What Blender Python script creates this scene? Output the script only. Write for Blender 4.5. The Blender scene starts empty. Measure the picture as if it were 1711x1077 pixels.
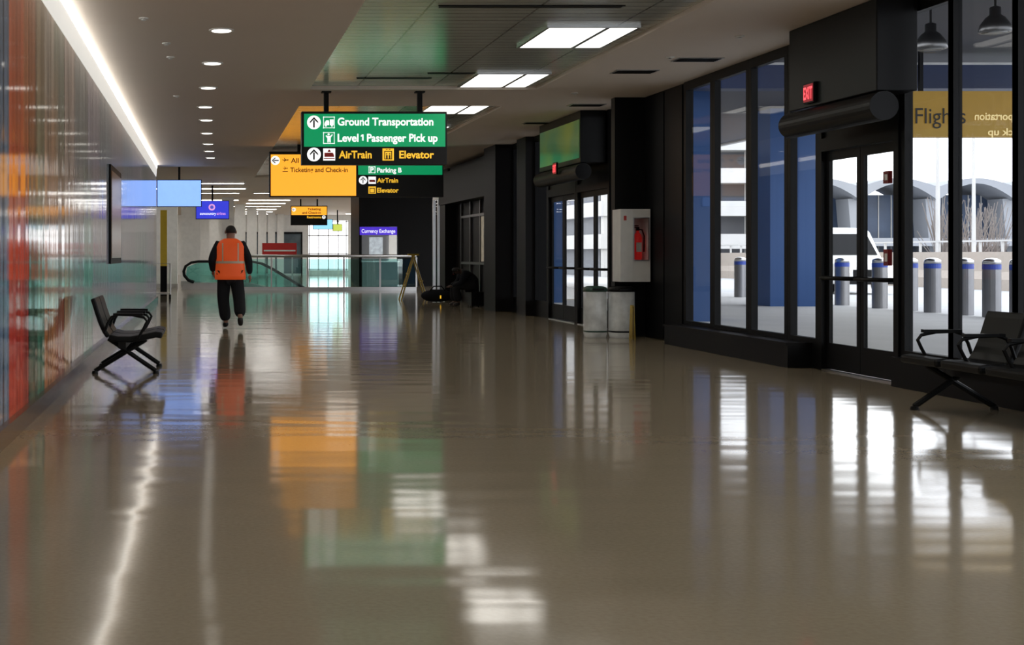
import bpy, bmesh, math, random, os
from mathutils import Vector, Matrix
random.seed(4)
F=2200.0; VX=345.0; VY=425.0; EYE=1.25; CE=3.65
sc=bpy.context.scene
COL=sc.collection
def wp(px,py,s): return ((px-VX)/s, F/s, EYE+(VY-py)/s)

# ---------------------------------------------------------------- materials
def newmat(name):
    m=bpy.data.materials.new(name); m.use_nodes=True
    nt=m.node_tree
    return m,nt,nt.nodes['Principled BSDF']
def M(name,col,rough=0.5,metal=0.0,emit=0.0,var=0.12,scale=6.0,ior=1.5,bump=0.0,ecol=None,spec=None):
    m,nt,b=newmat(name)
    n=nt.nodes.new('ShaderNodeTexNoise'); n.inputs['Scale'].default_value=scale; n.inputs['Detail'].default_value=4
    tc=nt.nodes.new('ShaderNodeTexCoord'); nt.links.new(tc.outputs['Object'],n.inputs['Vector'])
    mx=nt.nodes.new('ShaderNodeMix'); mx.data_type='RGBA'
    nt.links.new(n.outputs['Fac'],mx.inputs['Factor'])
    mx.inputs['A'].default_value=(*[c*(1-var) for c in col],1)
    mx.inputs['B'].default_value=(*[min(1,c*(1+var)) for c in col],1)
    nt.links.new(mx.outputs['Result'],b.inputs['Base Color'])
    b.inputs['Roughness'].default_value=rough; b.inputs['Metallic'].default_value=metal
    b.inputs['IOR'].default_value=ior
    if spec is not None: b.inputs['Specular IOR Level'].default_value=spec
    if emit>0:
        if ecol is None: nt.links.new(mx.outputs['Result'],b.inputs['Emission Color'])
        else: b.inputs['Emission Color'].default_value=(*ecol,1)
        b.inputs['Emission Strength'].default_value=emit
    if bump>0:
        bp=nt.nodes.new('ShaderNodeBump'); bp.inputs['Strength'].default_value=bump; bp.inputs['Distance'].default_value=0.01
        nt.links.new(n.outputs['Fac'],bp.inputs['Height']); nt.links.new(bp.outputs['Normal'],b.inputs['Normal'])
    return m
def glassmat(name,tint,rough=0.0,f0=0.012,k=0.14):
    m=bpy.data.materials.new(name); m.use_nodes=True; nt=m.node_tree
    for n in list(nt.nodes): nt.nodes.remove(n)
    o=nt.nodes.new('ShaderNodeOutputMaterial'); t=nt.nodes.new('ShaderNodeBsdfTransparent'); g=nt.nodes.new('ShaderNodeBsdfGlossy')
    g.inputs['Roughness'].default_value=rough
    lw=nt.nodes.new('ShaderNodeLayerWeight'); lw.inputs['Blend'].default_value=0.5
    pw=nt.nodes.new('ShaderNodeMath'); pw.operation='POWER'; pw.inputs[1].default_value=5
    ma=nt.nodes.new('ShaderNodeMath'); ma.operation='MULTIPLY_ADD'; ma.inputs[1].default_value=k; ma.inputs[2].default_value=f0
    nt.links.new(lw.outputs['Facing'],pw.inputs[0]); nt.links.new(pw.outputs[0],ma.inputs[0])
    mx=nt.nodes.new('ShaderNodeMixShader'); n=nt.nodes.new('ShaderNodeTexNoise'); n.inputs['Scale'].default_value=1.5
    c=nt.nodes.new('ShaderNodeMix'); c.data_type='RGBA'
    c.inputs['A'].default_value=(*tint,1); c.inputs['B'].default_value=(*[x*0.95 for x in tint],1)
    nt.links.new(n.outputs['Fac'],c.inputs['Factor']); nt.links.new(c.outputs['Result'],t.inputs['Color'])
    nt.links.new(ma.outputs[0],mx.inputs['Fac']); nt.links.new(t.outputs[0],mx.inputs[1]); nt.links.new(g.outputs[0],mx.inputs[2])
    nt.links.new(mx.outputs[0],o.inputs['Surface'])
    return m

BLACK=M('black_metal',(0.005,0.005,0.0055),0.5,spec=0.15)
BLACKG=M('black_satin',(0.005,0.005,0.0055),0.4,spec=0.15)
DARK=M('dark_panel',(0.007,0.006,0.006),0.5,spec=0.15)
STEEL=M('steel',(0.55,0.55,0.55),0.28,1.0,scale=3)
DSTEEL=M('dark_steel',(0.16,0.16,0.16),0.35,1.0,scale=3)
WHITE=M('white_paint',(0.78,0.78,0.76),0.45)
CEILM=M('ceiling_paint',(0.76,0.67,0.59),0.6,scale=0.6,var=0.04)
GLASS=glassmat('window_glass',(0.96,0.975,0.99))
TEAL=glassmat('teal_glass',(0.74,0.97,0.94),f0=0.08,k=0.4)
CLEAR=glassmat('clear_glass',(0.97,0.98,0.98))
LAMP=M('lamp_white',(1,1,0.97),0.5,emit=3.2,ecol=(1,0.96,0.88))
LAMPF=M('lamp_white_far',(1,1,0.97),0.5,emit=12,ecol=(1,0.98,0.93))
DOWN=M('downlight_glow',(1,1,0.97),0.5,emit=2.5,ecol=(1,0.95,0.86))
COVE=M('cove_glow',(1,1,0.97),0.5,emit=4.5,ecol=(1,0.97,0.90))
COVE2=M('cove_wash_glow',(0.8,0.8,0.78),0.5,emit=0.45,ecol=(1,0.97,0.90))
S_GREEN=M('sign_green',(0.0,0.2,0.07),0.4,emit=0.82,var=0.04,ecol=(0.0,0.24,0.085))
S_YEL=M('sign_yellow',(0.7,0.3,0.02),0.4,emit=0.95,var=0.05,ecol=(0.95,0.38,0.03))
S_WHITE=M('sign_white',(0.9,0.9,0.9),0.4,emit=0.75,var=0.02,ecol=(1,1,1))
S_YTXT=M('sign_yellow_text',(0.9,0.5,0.05),0.4,emit=0.65,var=0.02,ecol=(1,0.55,0.03))
S_BLACK=M('sign_black',(0.008,0.008,0.008),0.45,spec=0.25)
S_BROWN=M('sign_brown_text',(0.07,0.025,0.01),0.5)
S_DKTXT=M('sign_dark_text',(0.01,0.008,0.006),0.6)
RED=M('red_paint',(0.55,0.02,0.015),0.35)
DRED=M('dark_red_paint',(0.22,0.01,0.01),0.4)
YEL=M('yellow_plastic',(0.5,0.34,0.03),0.4)
BLUEW=M('blue_cladding',(0.010,0.066,0.22),0.55,scale=2,var=0.06)
BLUED=M('dark_blue_paint',(0.006,0.02,0.08),0.5,scale=2,var=0.06)
CONC=M('concrete',(0.50,0.49,0.47),0.8,scale=1.2)
SKIN=M('skin',(0.33,0.18,0.12),0.5)

# floor
def floormat():
    m,nt,b=newmat('terrazzo_floor')
    tc=nt.nodes.new('ShaderNodeTexCoord')
    n1=nt.nodes.new('ShaderNodeTexNoise'); n1.inputs['Scale'].default_value=45; n1.inputs['Detail'].default_value=3
    n2=nt.nodes.new('ShaderNodeTexNoise'); n2.inputs['Scale'].default_value=0.5; n2.inputs['Detail'].default_value=3
    nt.links.new(tc.outputs['Object'],n1.inputs['Vector']); nt.links.new(tc.outputs['Object'],n2.inputs['Vector'])
    r=nt.nodes.new('ShaderNodeValToRGB'); r.color_ramp.elements[0].color=(0.385,0.315,0.215,1); r.color_ramp.elements[1].color=(0.43,0.36,0.25,1)
    r.color_ramp.elements[0].position=0.3; r.color_ramp.elements[1].position=0.7
    nt.links.new(n1.outputs['Fac'],r.inputs['Fac'])
    mx=nt.nodes.new('ShaderNodeMix'); mx.data_type='RGBA'; mx.blend_type='MULTIPLY'; mx.inputs['Factor'].default_value=0.15
    nt.links.new(r.outputs['Color'],mx.inputs['A'])
    r2=nt.nodes.new('ShaderNodeValToRGB'); r2.color_ramp.elements[0].position=0.35; r2.color_ramp.elements[0].color=(0.65,0.65,0.65,1); r2.color_ramp.elements[1].position=0.65
    nt.links.new(n2.outputs['Fac'],r2.inputs['Fac']); nt.links.new(r2.outputs['Color'],mx.inputs['B'])
    nt.links.new(mx.outputs['Result'],b.inputs['Base Color'])
    mr=nt.nodes.new('ShaderNodeMapRange'); mr.inputs['To Min'].default_value=0.075; mr.inputs['To Max'].default_value=0.115
    nt.links.new(n2.outputs['Fac'],mr.inputs['Value']); nt.links.new(mr.outputs['Result'],b.inputs['Roughness'])
    b.inputs['IOR'].default_value=1.6
    mp=nt.nodes.new('ShaderNodeMapping'); mp.inputs['Scale'].default_value=(0.6,2.4,1)
    nt.links.new(tc.outputs['Object'],mp.inputs['Vector'])
    n3=nt.nodes.new('ShaderNodeTexNoise'); n3.inputs['Scale'].default_value=1.0; n3.inputs['Detail'].default_value=1.2
    nt.links.new(mp.outputs['Vector'],n3.inputs['Vector'])
    bp=nt.nodes.new('ShaderNodeBump'); bp.inputs['Strength'].default_value=0.6; bp.inputs['Distance'].default_value=0.0065
    nt.links.new(n3.outputs['Fac'],bp.inputs['Height']); nt.links.new(bp.outputs['Normal'],b.inputs['Normal'])
    return m
FLOORM=floormat()
# left glass mural wall
def muralmat():
    m,nt,b=newmat('coloured_glass_mural')
    tc=nt.nodes.new('ShaderNodeTexCoord'); sp=nt.nodes.new('ShaderNodeSeparateXYZ'); nt.links.new(tc.outputs['Object'],sp.inputs[0])
    def ramp(stops,y0,y1):
        mr=nt.nodes.new('ShaderNodeMapRange'); mr.inputs['From Min'].default_value=y0; mr.inputs['From Max'].default_value=y1
        nt.links.new(sp.outputs['Y'],mr.inputs['Value'])
        r=nt.nodes.new('ShaderNodeValToRGB'); r.color_ramp.interpolation='CONSTANT'
        while len(r.color_ramp.elements)<len(stops): r.color_ramp.elements.new(0.5)
        for e,(p,c) in zip(r.color_ramp.elements,stops):
            e.position=(p-y0)/(y1-y0); e.color=(*c,1)
        nt.links.new(mr.outputs['Result'],r.inputs['Fac']); return r
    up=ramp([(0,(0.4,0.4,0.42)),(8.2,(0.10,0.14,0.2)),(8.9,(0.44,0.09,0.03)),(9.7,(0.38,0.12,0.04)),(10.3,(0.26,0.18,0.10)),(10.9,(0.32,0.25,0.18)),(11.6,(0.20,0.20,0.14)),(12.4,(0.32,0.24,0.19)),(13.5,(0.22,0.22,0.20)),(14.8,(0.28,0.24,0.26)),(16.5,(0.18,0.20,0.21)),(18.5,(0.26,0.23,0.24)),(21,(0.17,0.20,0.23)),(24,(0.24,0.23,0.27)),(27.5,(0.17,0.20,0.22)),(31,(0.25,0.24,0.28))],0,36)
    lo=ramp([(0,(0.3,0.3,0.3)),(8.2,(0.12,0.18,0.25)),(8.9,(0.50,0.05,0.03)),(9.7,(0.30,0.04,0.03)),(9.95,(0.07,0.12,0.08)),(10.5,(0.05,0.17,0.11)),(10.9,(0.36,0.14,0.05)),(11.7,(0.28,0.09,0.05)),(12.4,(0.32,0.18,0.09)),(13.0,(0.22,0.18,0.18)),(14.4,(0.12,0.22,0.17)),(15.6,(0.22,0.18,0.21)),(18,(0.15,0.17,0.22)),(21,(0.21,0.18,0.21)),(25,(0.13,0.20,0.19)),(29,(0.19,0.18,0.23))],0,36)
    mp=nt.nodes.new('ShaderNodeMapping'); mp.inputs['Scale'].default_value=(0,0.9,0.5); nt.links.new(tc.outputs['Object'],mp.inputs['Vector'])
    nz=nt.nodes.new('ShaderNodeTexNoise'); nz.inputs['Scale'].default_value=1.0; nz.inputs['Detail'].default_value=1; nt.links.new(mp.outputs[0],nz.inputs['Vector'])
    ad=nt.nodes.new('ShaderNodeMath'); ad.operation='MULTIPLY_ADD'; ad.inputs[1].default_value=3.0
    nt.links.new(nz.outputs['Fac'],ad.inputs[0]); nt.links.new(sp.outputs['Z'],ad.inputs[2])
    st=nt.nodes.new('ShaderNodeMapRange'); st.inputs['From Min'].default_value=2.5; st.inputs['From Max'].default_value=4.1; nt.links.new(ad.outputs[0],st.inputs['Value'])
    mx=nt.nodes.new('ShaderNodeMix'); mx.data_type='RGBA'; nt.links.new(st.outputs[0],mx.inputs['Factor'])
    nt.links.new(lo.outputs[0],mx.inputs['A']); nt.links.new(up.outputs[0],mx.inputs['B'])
    mp2=nt.nodes.new('ShaderNodeMapping'); mp2.inputs['Scale'].default_value=(0,4,0.06); nt.links.new(tc.outputs['Object'],mp2.inputs['Vector'])
    n2=nt.nodes.new('ShaderNodeTexNoise'); n2.inputs['Scale'].default_value=1.5; n2.inputs['Detail'].default_value=3; nt.links.new(mp2.outputs[0],n2.inputs['Vector'])
    r2=nt.nodes.new('ShaderNodeValToRGB'); r2.color_ramp.elements[0].position=0.35; r2.color_ramp.elements[0].color=(0.3,0.3,0.3,1); r2.color_ramp.elements[1].position=0.65; r2.color_ramp.elements[1].color=(1,1,1,1)
    nt.links.new(n2.outputs['Fac'],r2.inputs['Fac'])
    mu=nt.nodes.new('ShaderNodeMix'); mu.data_type='RGBA'; mu.blend_type='MULTIPLY'; mu.inputs['Factor'].default_value=0.8
    nt.links.new(mx.outputs['Result'],mu.inputs['A']); nt.links.new(r2.outputs[0],mu.inputs['B'])
    bk=nt.nodes.new('ShaderNodeTexBrick'); bk.offset=0; bk.inputs['Scale'].default_value=1; bk.inputs['Brick Width'].default_value=1.25; bk.inputs['Row Height'].default_value=3.7
    bk.inputs['Mortar Size'].default_value=0.02; bk.inputs['Color1'].default_value=(1,1,1,1); bk.inputs['Color2'].default_value=(1,1,1,1); bk.inputs['Mortar'].default_value=(0.1,0.1,0.1,1)
    cb=nt.nodes.new('ShaderNodeCombineXYZ'); nt.links.new(sp.outputs['Y'],cb.inputs['X']); nt.links.new(sp.outputs['Z'],cb.inputs['Y']); nt.links.new(cb.outputs[0],bk.inputs['Vector'])
    m3=nt.nodes.new('ShaderNodeMix'); m3.data_type='RGBA'; m3.blend_type='MULTIPLY'; m3.inputs['Factor'].default_value=1
    nt.links.new(mu.outputs['Result'],m3.inputs['A']); nt.links.new(bk.outputs['Color'],m3.inputs['B'])
    nt.links.new(m3.outputs['Result'],b.inputs['Base Color'])
    nt.links.new(m3.outputs['Result'],b.inputs['Emission Color']); b.inputs['Emission Strength'].default_value=0.2  # weak glow added so the dim mural colours show
    b.inputs['Roughness'].default_value=0.09; b.inputs['IOR'].default_value=1.34
    mp3=nt.nodes.new('ShaderNodeMapping'); mp3.inputs['Scale'].default_value=(0,3.2,0.25); nt.links.new(tc.outputs['Object'],mp3.inputs['Vector'])
    n3=nt.nodes.new('ShaderNodeTexNoise'); n3.inputs['Scale'].default_value=1.0; n3.inputs['Detail'].default_value=1; nt.links.new(mp3.outputs[0],n3.inputs['Vector'])
    bp=nt.nodes.new('ShaderNodeBump'); bp.inputs['Strength'].default_value=0.45; bp.inputs['Distance'].default_value=0.010
    nt.links.new(n3.outputs['Fac'],bp.inputs['Height']); nt.links.new(bp.outputs['Normal'],b.inputs['Normal'])
    return m
MURAL=muralmat()
def panelmat():
    m,nt,b=newmat('metal_ceiling_panels')
    tc=nt.nodes.new('ShaderNodeTexCoord')
    bk=nt.nodes.new('ShaderNodeTexBrick'); bk.offset=0; bk.inputs['Scale'].default_value=1; bk.inputs['Brick Width'].default_value=1.1; bk.inputs['Row Height'].default_value=0.2
    bk.inputs['Mortar Size'].default_value=0.012; bk.inputs['Color1'].default_value=(0.64,0.66,0.60,1); bk.inputs['Color2'].default_value=(0.60,0.62,0.57,1); bk.inputs['Mortar'].default_value=(0.26,0.27,0.25,1)
    nt.links.new(tc.outputs['Object'],bk.inputs['Vector']); nt.links.new(bk.outputs['Color'],b.inputs['Base Color'])
    b.inputs['Metallic'].default_value=0.4; b.inputs['Roughness'].default_value=0.22
    bp=nt.nodes.new('ShaderNodeBump'); bp.inputs['Strength'].default_value=0.2; bp.inputs['Distance'].default_value=0.004
    nt.links.new(bk.outputs['Fac'],bp.inputs['Height']); bp.invert=True; nt.links.new(bp.outputs['Normal'],b.inputs['Normal'])
    return m
PANEL=panelmat()

# ---------------------------------------------------------------- mesh builder
class MB:
    def __init__(s): s.v=[]; s.f=[]; s.m=[]; s.mats=[]
    def mi(s,m):
        if m not in s.mats: s.mats.append(m)
        return s.mats.index(m)
    def add(s,vs,fs,m):
        o=len(s.v); s.v+=[tuple(v) for v in vs]; k=s.mi(m)
        for f in fs: s.f.append([i+o for i in f]); s.m.append(k)
        return s
    def box(s,x0,x1,y0,y1,z0,z1,m):
        v=[(x,y,z) for z in (z0,z1) for y in (y0,y1) for x in (x0,x1)]
        return s.add(v,[(0,2,3,1),(4,5,7,6),(0,1,5,4),(2,6,7,3),(0,4,6,2),(1,3,7,5)],m)
    def cyl(s,p0,p1,r0,r1,m,n=16,cap=True):
        p0=Vector(p0);p1=Vector(p1);d=(p1-p0).normalized()
        a=Vector((0,0,1)) if abs(d.z)<0.9 else Vector((1,0,0))
        u=d.cross(a).normalized(); w=d.cross(u)
        v=[];
        for p,r in((p0,r0),(p1,r1)):
            for i in range(n):
                t=2*math.pi*i/n; v.append(p+u*math.cos(t)*r+w*math.sin(t)*r)
        f=[(i,(i+1)%n,n+(i+1)%n,n+i) for i in range(n)]
        if cap: f+=[tuple(range(n))[::-1],tuple(range(n,2*n))]
        return s.add(v,f,m)
    def tube(s,pts,r,m,n=8,closed=False):
        pts=[Vector(p) for p in pts]; v=[];N=len(pts); prev=None
        for i,p in enumerate(pts):
            a=pts[i-1] if (i>0 or closed) else p; b=pts[(i+1)%N] if (i<N-1 or closed) else p
            d=(b-a).normalized()
            if prev is None:
                q=Vector((0,0,1)) if abs(d.z)<0.9 else Vector((0,1,0)); u=d.cross(q).normalized()
            else:
                u=(prev-d*prev.dot(d)).normalized()
            prev=u; w=d.cross(u)
            for k in range(n):
                t=2*math.pi*k/n; v.append(p+u*math.cos(t)*r+w*math.sin(t)*r)
        f=[]
        for i in range(N if closed else N-1):
            j=(i+1)%N
            for k in range(n): f.append((i*n+k,i*n+(k+1)%n,j*n+(k+1)%n,j*n+k))
        if not closed: f+=[tuple(range(n))[::-1],tuple(range((N-1)*n,N*n))]
        return s.add(v,f,m)
    def prism(s,poly,fn,a0,a1,m):
        n=len(poly); v=[fn(p,a0) for p in poly]+[fn(p,a1) for p in poly]
        f=[(i,(i+1)%n,n+(i+1)%n,n+i) for i in range(n)]+[tuple(range(n))[::-1],tuple(range(n,2*n))]
        return s.add(v,f,m)
    def lathe(s,c,prof,m,n=24,sq=1.0):
        v=[];f=[]
        for r,z in prof:
            for i in range(n):
                t=2*math.pi*(i+.5)/n; a,b=math.cos(t),math.sin(t)
                v.append((c[0]+r*math.copysign(abs(a)**sq,a),c[1]+r*math.copysign(abs(b)**sq,b),c[2]+z))
        for j in range(len(prof)-1):
            for i in range(n): f.append((j*n+i,j*n+(i+1)%n,(j+1)*n+(i+1)%n,(j+1)*n+i))
        f+=[tuple(range(n))[::-1],tuple(range((len(prof)-1)*n,len(prof)*n))]
        return s.add(v,f,m)
    def loft(s,rings,m,cap=True):
        n=len(rings[0]); v=[p for r in rings for p in r]; f=[]
        for j in range(len(rings)-1):
            for i in range(n): f.append((j*n+i,j*n+(i+1)%n,(j+1)*n+(i+1)%n,(j+1)*n+i))
        if cap: f+=[tuple(range(n))[::-1],tuple(range((len(rings)-1)*n,len(rings)*n))]
        return s.add(v,f,m)
    def ell(s,c,rx,ry,rz,m,n=16,k=10):
        rings=[]
        for j in range(1,k):
            ph=-math.pi/2+math.pi*j/k
            rings.append([(c[0]+rx*math.cos(ph)*math.cos(2*math.pi*i/n),c[1]+ry*math.cos(ph)*math.sin(2*math.pi*i/n),c[2]+rz*math.sin(ph)) for i in range(n)])
        return s.loft(rings,m)
    def make(s,name,parent=None,smooth=False,bevel=0,recalc=True,**kw):
        me=bpy.data.meshes.new(name); me.from_pydata(s.v,[],s.f)
        for m in s.mats: me.materials.append(m)
        for p,k in zip(me.polygons,s.m): p.material_index=k; p.use_smooth=smooth
        if recalc:
            bm=bmesh.new(); bm.from_mesh(me); bmesh.ops.recalc_face_normals(bm,faces=bm.faces); bm.to_mesh(me); bm.free()
        ob=bpy.data.objects.new(name,me); COL.objects.link(ob)
        if bevel>0:
            bv=ob.modifiers.new('b','BEVEL'); bv.width=bevel; bv.segments=2; bv.limit_method='ANGLE'
        fin(ob,parent,**kw); return ob
def fin(ob,parent=None,label=None,category=None,kind=None,group=None):
    if parent:
        ob.parent=parent; ob.matrix_parent_inverse=Matrix.Translation(parent.location).inverted()
    if label: ob['label']=label
    if category: ob['category']=category
    if kind: ob['kind']=kind
    if group: ob['group']=group
def empty(name,loc,**kw):
    e=bpy.data.objects.new(name,None); e.location=loc; e.empty_display_size=0.1; COL.objects.link(e); fin(e,**kw); return e
def copytree(root,delta,label=None):
    def rec(o,par):
        c=o.copy(); COL.objects.link(c)
        if par is None: c.location=Vector(o.location)+Vector(delta)
        else: c.parent=par; c.matrix_parent_inverse=o.matrix_parent_inverse.copy()
        for ch in o.children: rec(ch,c)
        return c
    r=rec(root,None)
    if label: r['label']=label
    return r
def struct(mb,name,label=None,parent=None,**kw):
    return mb.make(name,parent=parent,kind='structure',label=label,**kw)

def text(txt,mat,parent,O,U=(1,0,0),V=(0,0,1),width=None,height=None,bold=0.02,name='lettering',center=False,**kw):
    cu=bpy.data.curves.new('t','FONT'); cu.body=txt; cu.size=1; cu.offset=bold; cu.resolution_u=4
    ob=bpy.data.objects.new('t',cu); COL.objects.link(ob)
    dg=bpy.context.evaluated_depsgraph_get(); me=bpy.data.meshes.new_from_object(ob.evaluated_get(dg))
    bpy.data.objects.remove(ob)
    xs=[v.co.x for v in me.vertices]; ys=[v.co.y for v in me.vertices]
    x0,x1=min(xs),max(xs); sx=width/(x1-x0) if width else 1
    sy=height/0.72 if height else sx
    if not width: sx=sy
    O=Vector(O);U=Vector(U);V=Vector(V)
    off=(x0+x1)/2 if center else x0
    for v in me.vertices:
        v.co=O+U*((v.co.x-off)*sx)+V*((v.co.y-0.35)*sy)
    me.materials.clear(); me.materials.append(mat)
    o=bpy.data.objects.new(name,me); COL.objects.link(o); fin(o,parent,**kw); return o

# ---------------------------------------------------------------- camera
cam=bpy.data.cameras.new('camera'); co=bpy.data.objects.new('camera',cam); COL.objects.link(co)
co.location=(0,0,EYE); co.rotation_euler=(math.pi/2,0,0)
cam.sensor_width=36; cam.lens=F/1711*36; cam.shift_x=(855.5-VX)/1711; cam.shift_y=-(538.5-VY)/1711
cam.clip_end=1000; sc.camera=co
# world
w=bpy.data.worlds.new('sky'); sc.world=w; w.use_nodes=True; nt=w.node_tree; bg=nt.nodes['Background']
tc=nt.nodes.new('ShaderNodeTexCoord'); sp=nt.nodes.new('ShaderNodeSeparateXYZ'); r=nt.nodes.new('ShaderNodeValToRGB')
r.color_ramp.elements[0].position=0.0; r.color_ramp.elements[0].color=(0.97,0.98,1,1); r.color_ramp.elements[1].position=0.9; r.color_ramp.elements[1].color=(0.85,0.9,1,1)
nt.links.new(tc.outputs['Generated'],sp.inputs[0]); nt.links.new(sp.outputs['Z'],r.inputs['Fac']); nt.links.new(r.outputs[0],bg.inputs['Color'])
bg.inputs['Strength'].default_value=2.8
sc.view_settings.view_transform='Standard'
sc.view_settings.exposure=0.3

# ---------------------------------------------------------------- shell
struct(MB().box(-9,6.9,-4,80,-0.2,0,FLOORM).box(6.9,14,37,80,-0.2,0,FLOORM),'floor','polished beige terrazzo concourse floor')
LW=-1.35
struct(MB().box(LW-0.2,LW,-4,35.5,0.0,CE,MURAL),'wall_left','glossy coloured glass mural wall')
struct(MB().box(LW,LW+0.05,-4,35.5,0,0.13,M('baseboard_metal',(0.10,0.09,0.09),0.25,0.6)),'baseboard_left','dark metal baseboard')
struct(MB().box(-9,1.5,-4,80,CE,CE+0.15,CEILM),'ceiling','beige painted drywall ceiling')
struct(MB().box(1.5,4.8,-4,19.15,CE+0.05,CE+0.15,PANEL),'ceiling.001','reflective metal panel ceiling strip')
struct(MB().box(1.5,4.8,21.3,30.1,CE+0.05,CE+0.15,PANEL),'ceiling.003','reflective metal panel ceiling strip')
struct(MB().box(1.5,4.8,31.4,41,CE+0.05,CE+0.15,PANEL),'ceiling.004','reflective metal panel ceiling strip')
struct(MB().box(1.5,4.8,19.15,21.3,CE,CE+0.15,CEILM).box(1.5,4.8,30.1,31.4,CE,CE+0.15,CEILM).box(1.5,4.8,41,80,CE,CE+0.15,CEILM),'ceiling.005','beige drywall between metal ceiling strips')
struct(MB().box(4.8,7.0,-4,80,CE,CE+0.15,CEILM),'ceiling.002','beige painted drywall ceiling')
struct(MB().box(7.0,14,36,80,CE,CE+0.15,CEILM),'ceiling.006','beige painted drywall ceiling')
struct(MB().box(LW,7,-4.2,-4,0,CE,WHITE),'wall_back','plain wall behind the concourse')
struct(MB().box(-9.2,-9,35.5,80,0,CE,WHITE).box(-9,LW-0.2,35.3,35.5,0,CE,WHITE),'wall_side','white wall of the wider hall')
X0,X1=6.2,8.6
struct(MB().box(-9,X0,80,80.2,0,CE,WHITE).box(X1,14,80,80.2,0,CE,WHITE).box(X0,X1,80,80.2,3.3,CE,WHITE).box(X0,X1,80,80.2,0,0.3,WHITE),'wall_end','white end wall with window')
mb=MB()
for x in (6.25,6.8,7.4,8.0,8.5): mb.box(x-0.03,x+0.03,79.95,80.1,0.3,3.3,STEEL)
for z in (0.35,1.3,2.4,3.25): mb.box(6.2,8.6,79.95,80.1,z-0.03,z+0.03,STEEL)
struct(mb,'window_20','steel framed end window')
mb=MB(); SHOPG=M('shopfront_glass',(0.10,0.13,0.15),0.15,scale=2,var=0.5)
mb.box(1.2,5.8,79.93,79.99,0.1,2.5,SHOPG)
for x in (1.2,2.3,3.4,4.6,5.75): mb.box(x,x+.07,79.85,79.93,0,2.6,BLACK)
mb.box(1.2,5.82,79.85,79.93,2.5,2.62,BLACK)
struct(mb,'window_21','dark shopfront glazing at hall end')
# cove light
e=empty('cove_light',(LW,16,CE),label='long continuous white cove light strip above glass wall',category='light')
MB().box(LW,LW+0.03,-3.5,35.3,CE-0.09,CE,COVE).make('lamp_strip',parent=e)
MB().prism([(LW,CE-0.32),(LW+0.004,CE-0.32),(LW+0.025,CE-0.091),(LW,CE-0.091)],lambda p,a:(p[0],a,p[1]),-3.5,35.3,COVE2).make('wash_strip',parent=e)  # glowing strip imitates the cove light washing down the wall
# ceiling downlights
dl=None
pts=[(370,50),(355,105),(348,146),(343,178),(345,200),(346,222),(348,240),(350,252),(352,263)]
for i,(px,py) in enumerate(pts):
    s=(VY-py)/2.4; x,y,z=wp(px,py,s)
    if dl is None:
        c0=(x,y)
        e=empty('downlight',(x,y,CE),label='round recessed ceiling downlight with white trim',category='light',group='recessed downlights')
        MB().lathe((x,y,CE-0.012),[(0.135,0.012),(0.135,0.0),(0.11,0.0),(0.105,0.012)],WHITE).make('trim_ring',parent=e,smooth=False)
        MB().lathe((x,y,CE-0.016),[(0.0999,0.01),(0.1,0.0)],DOWN).make('lens',parent=e)
        dl=e
    else: copytree(dl,(x-c0[0],y-c0[1],0))
for y in (9.3,6.9,4.5): copytree(dl,(0.2-c0[0],y-c0[1],0))
# troffer lights
def troffer(x,y):
    e=empty('ceiling_light',(x,y,CE),label='rectangular recessed fluorescent ceiling light with divided lens',category='light',group='recessed fluorescent lights')
    z=CE+0.05
    mb=MB(); 
    mb.box(x-0.5,x-0.47,y-0.7,y+0.7,z-0.03,z,STEEL).box(x+0.47,x+0.5,y-0.7,y+0.7,z-0.03,z,STEEL).box(x-0.47,x+0.47,y-0.7,y-0.67,z-0.03,z,STEEL).box(x-0.47,x+0.47,y+0.67,y+0.7,z-0.03,z,STEEL).box(x+0.13,x+0.18,y-0.67,y+0.67,z-0.03,z,STEEL)
    mb.make('frame',parent=e)
    MB().box(x-0.47,x+0.13,y-0.67,y+0.67,z-0.015,z-0.001,LAMP).make('lens',parent=e)
    MB().box(x+0.18,x+0.47,y-0.67,y+0.67,z-0.015,z-0.001,LAMP).make('lens',parent=e)
    return e
t0=troffer(4.14,14.76)
for k in (-4,-3,-2,-1,1,2,3,5,6,7): copytree(t0,(0,3.63*k,0))
# far linear lights
lf=None
for k,y in enumerate([44,47.5,51,57.5,61,65,69,73,77]):
    if lf is None:
        e=empty('linear_light',(0.3,y,CE),label='slim linear white ceiling light',category='light',group='linear ceiling lights in far hall')
        MB().box(-0.6,1.3,y-0.10,y+0.10,CE-0.03,CE-0.001,WHITE).make('housing',parent=e)
        MB().box(-0.55,1.25,y-0.07,y+0.07,CE-0.04,CE-0.03,LAMPF).make('lens',parent=e)
        lf=e
    else:
        copytree(lf,(0.15*(k%2),y-44,0))
    copytree(lf,(-3,y-44,0)); copytree(lf,(-6,y-44,0))
    if y>57 : copytree(lf,(8.7,y-44,0))
    if y>50: copytree(lf,(2.4,y-44,0))
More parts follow.
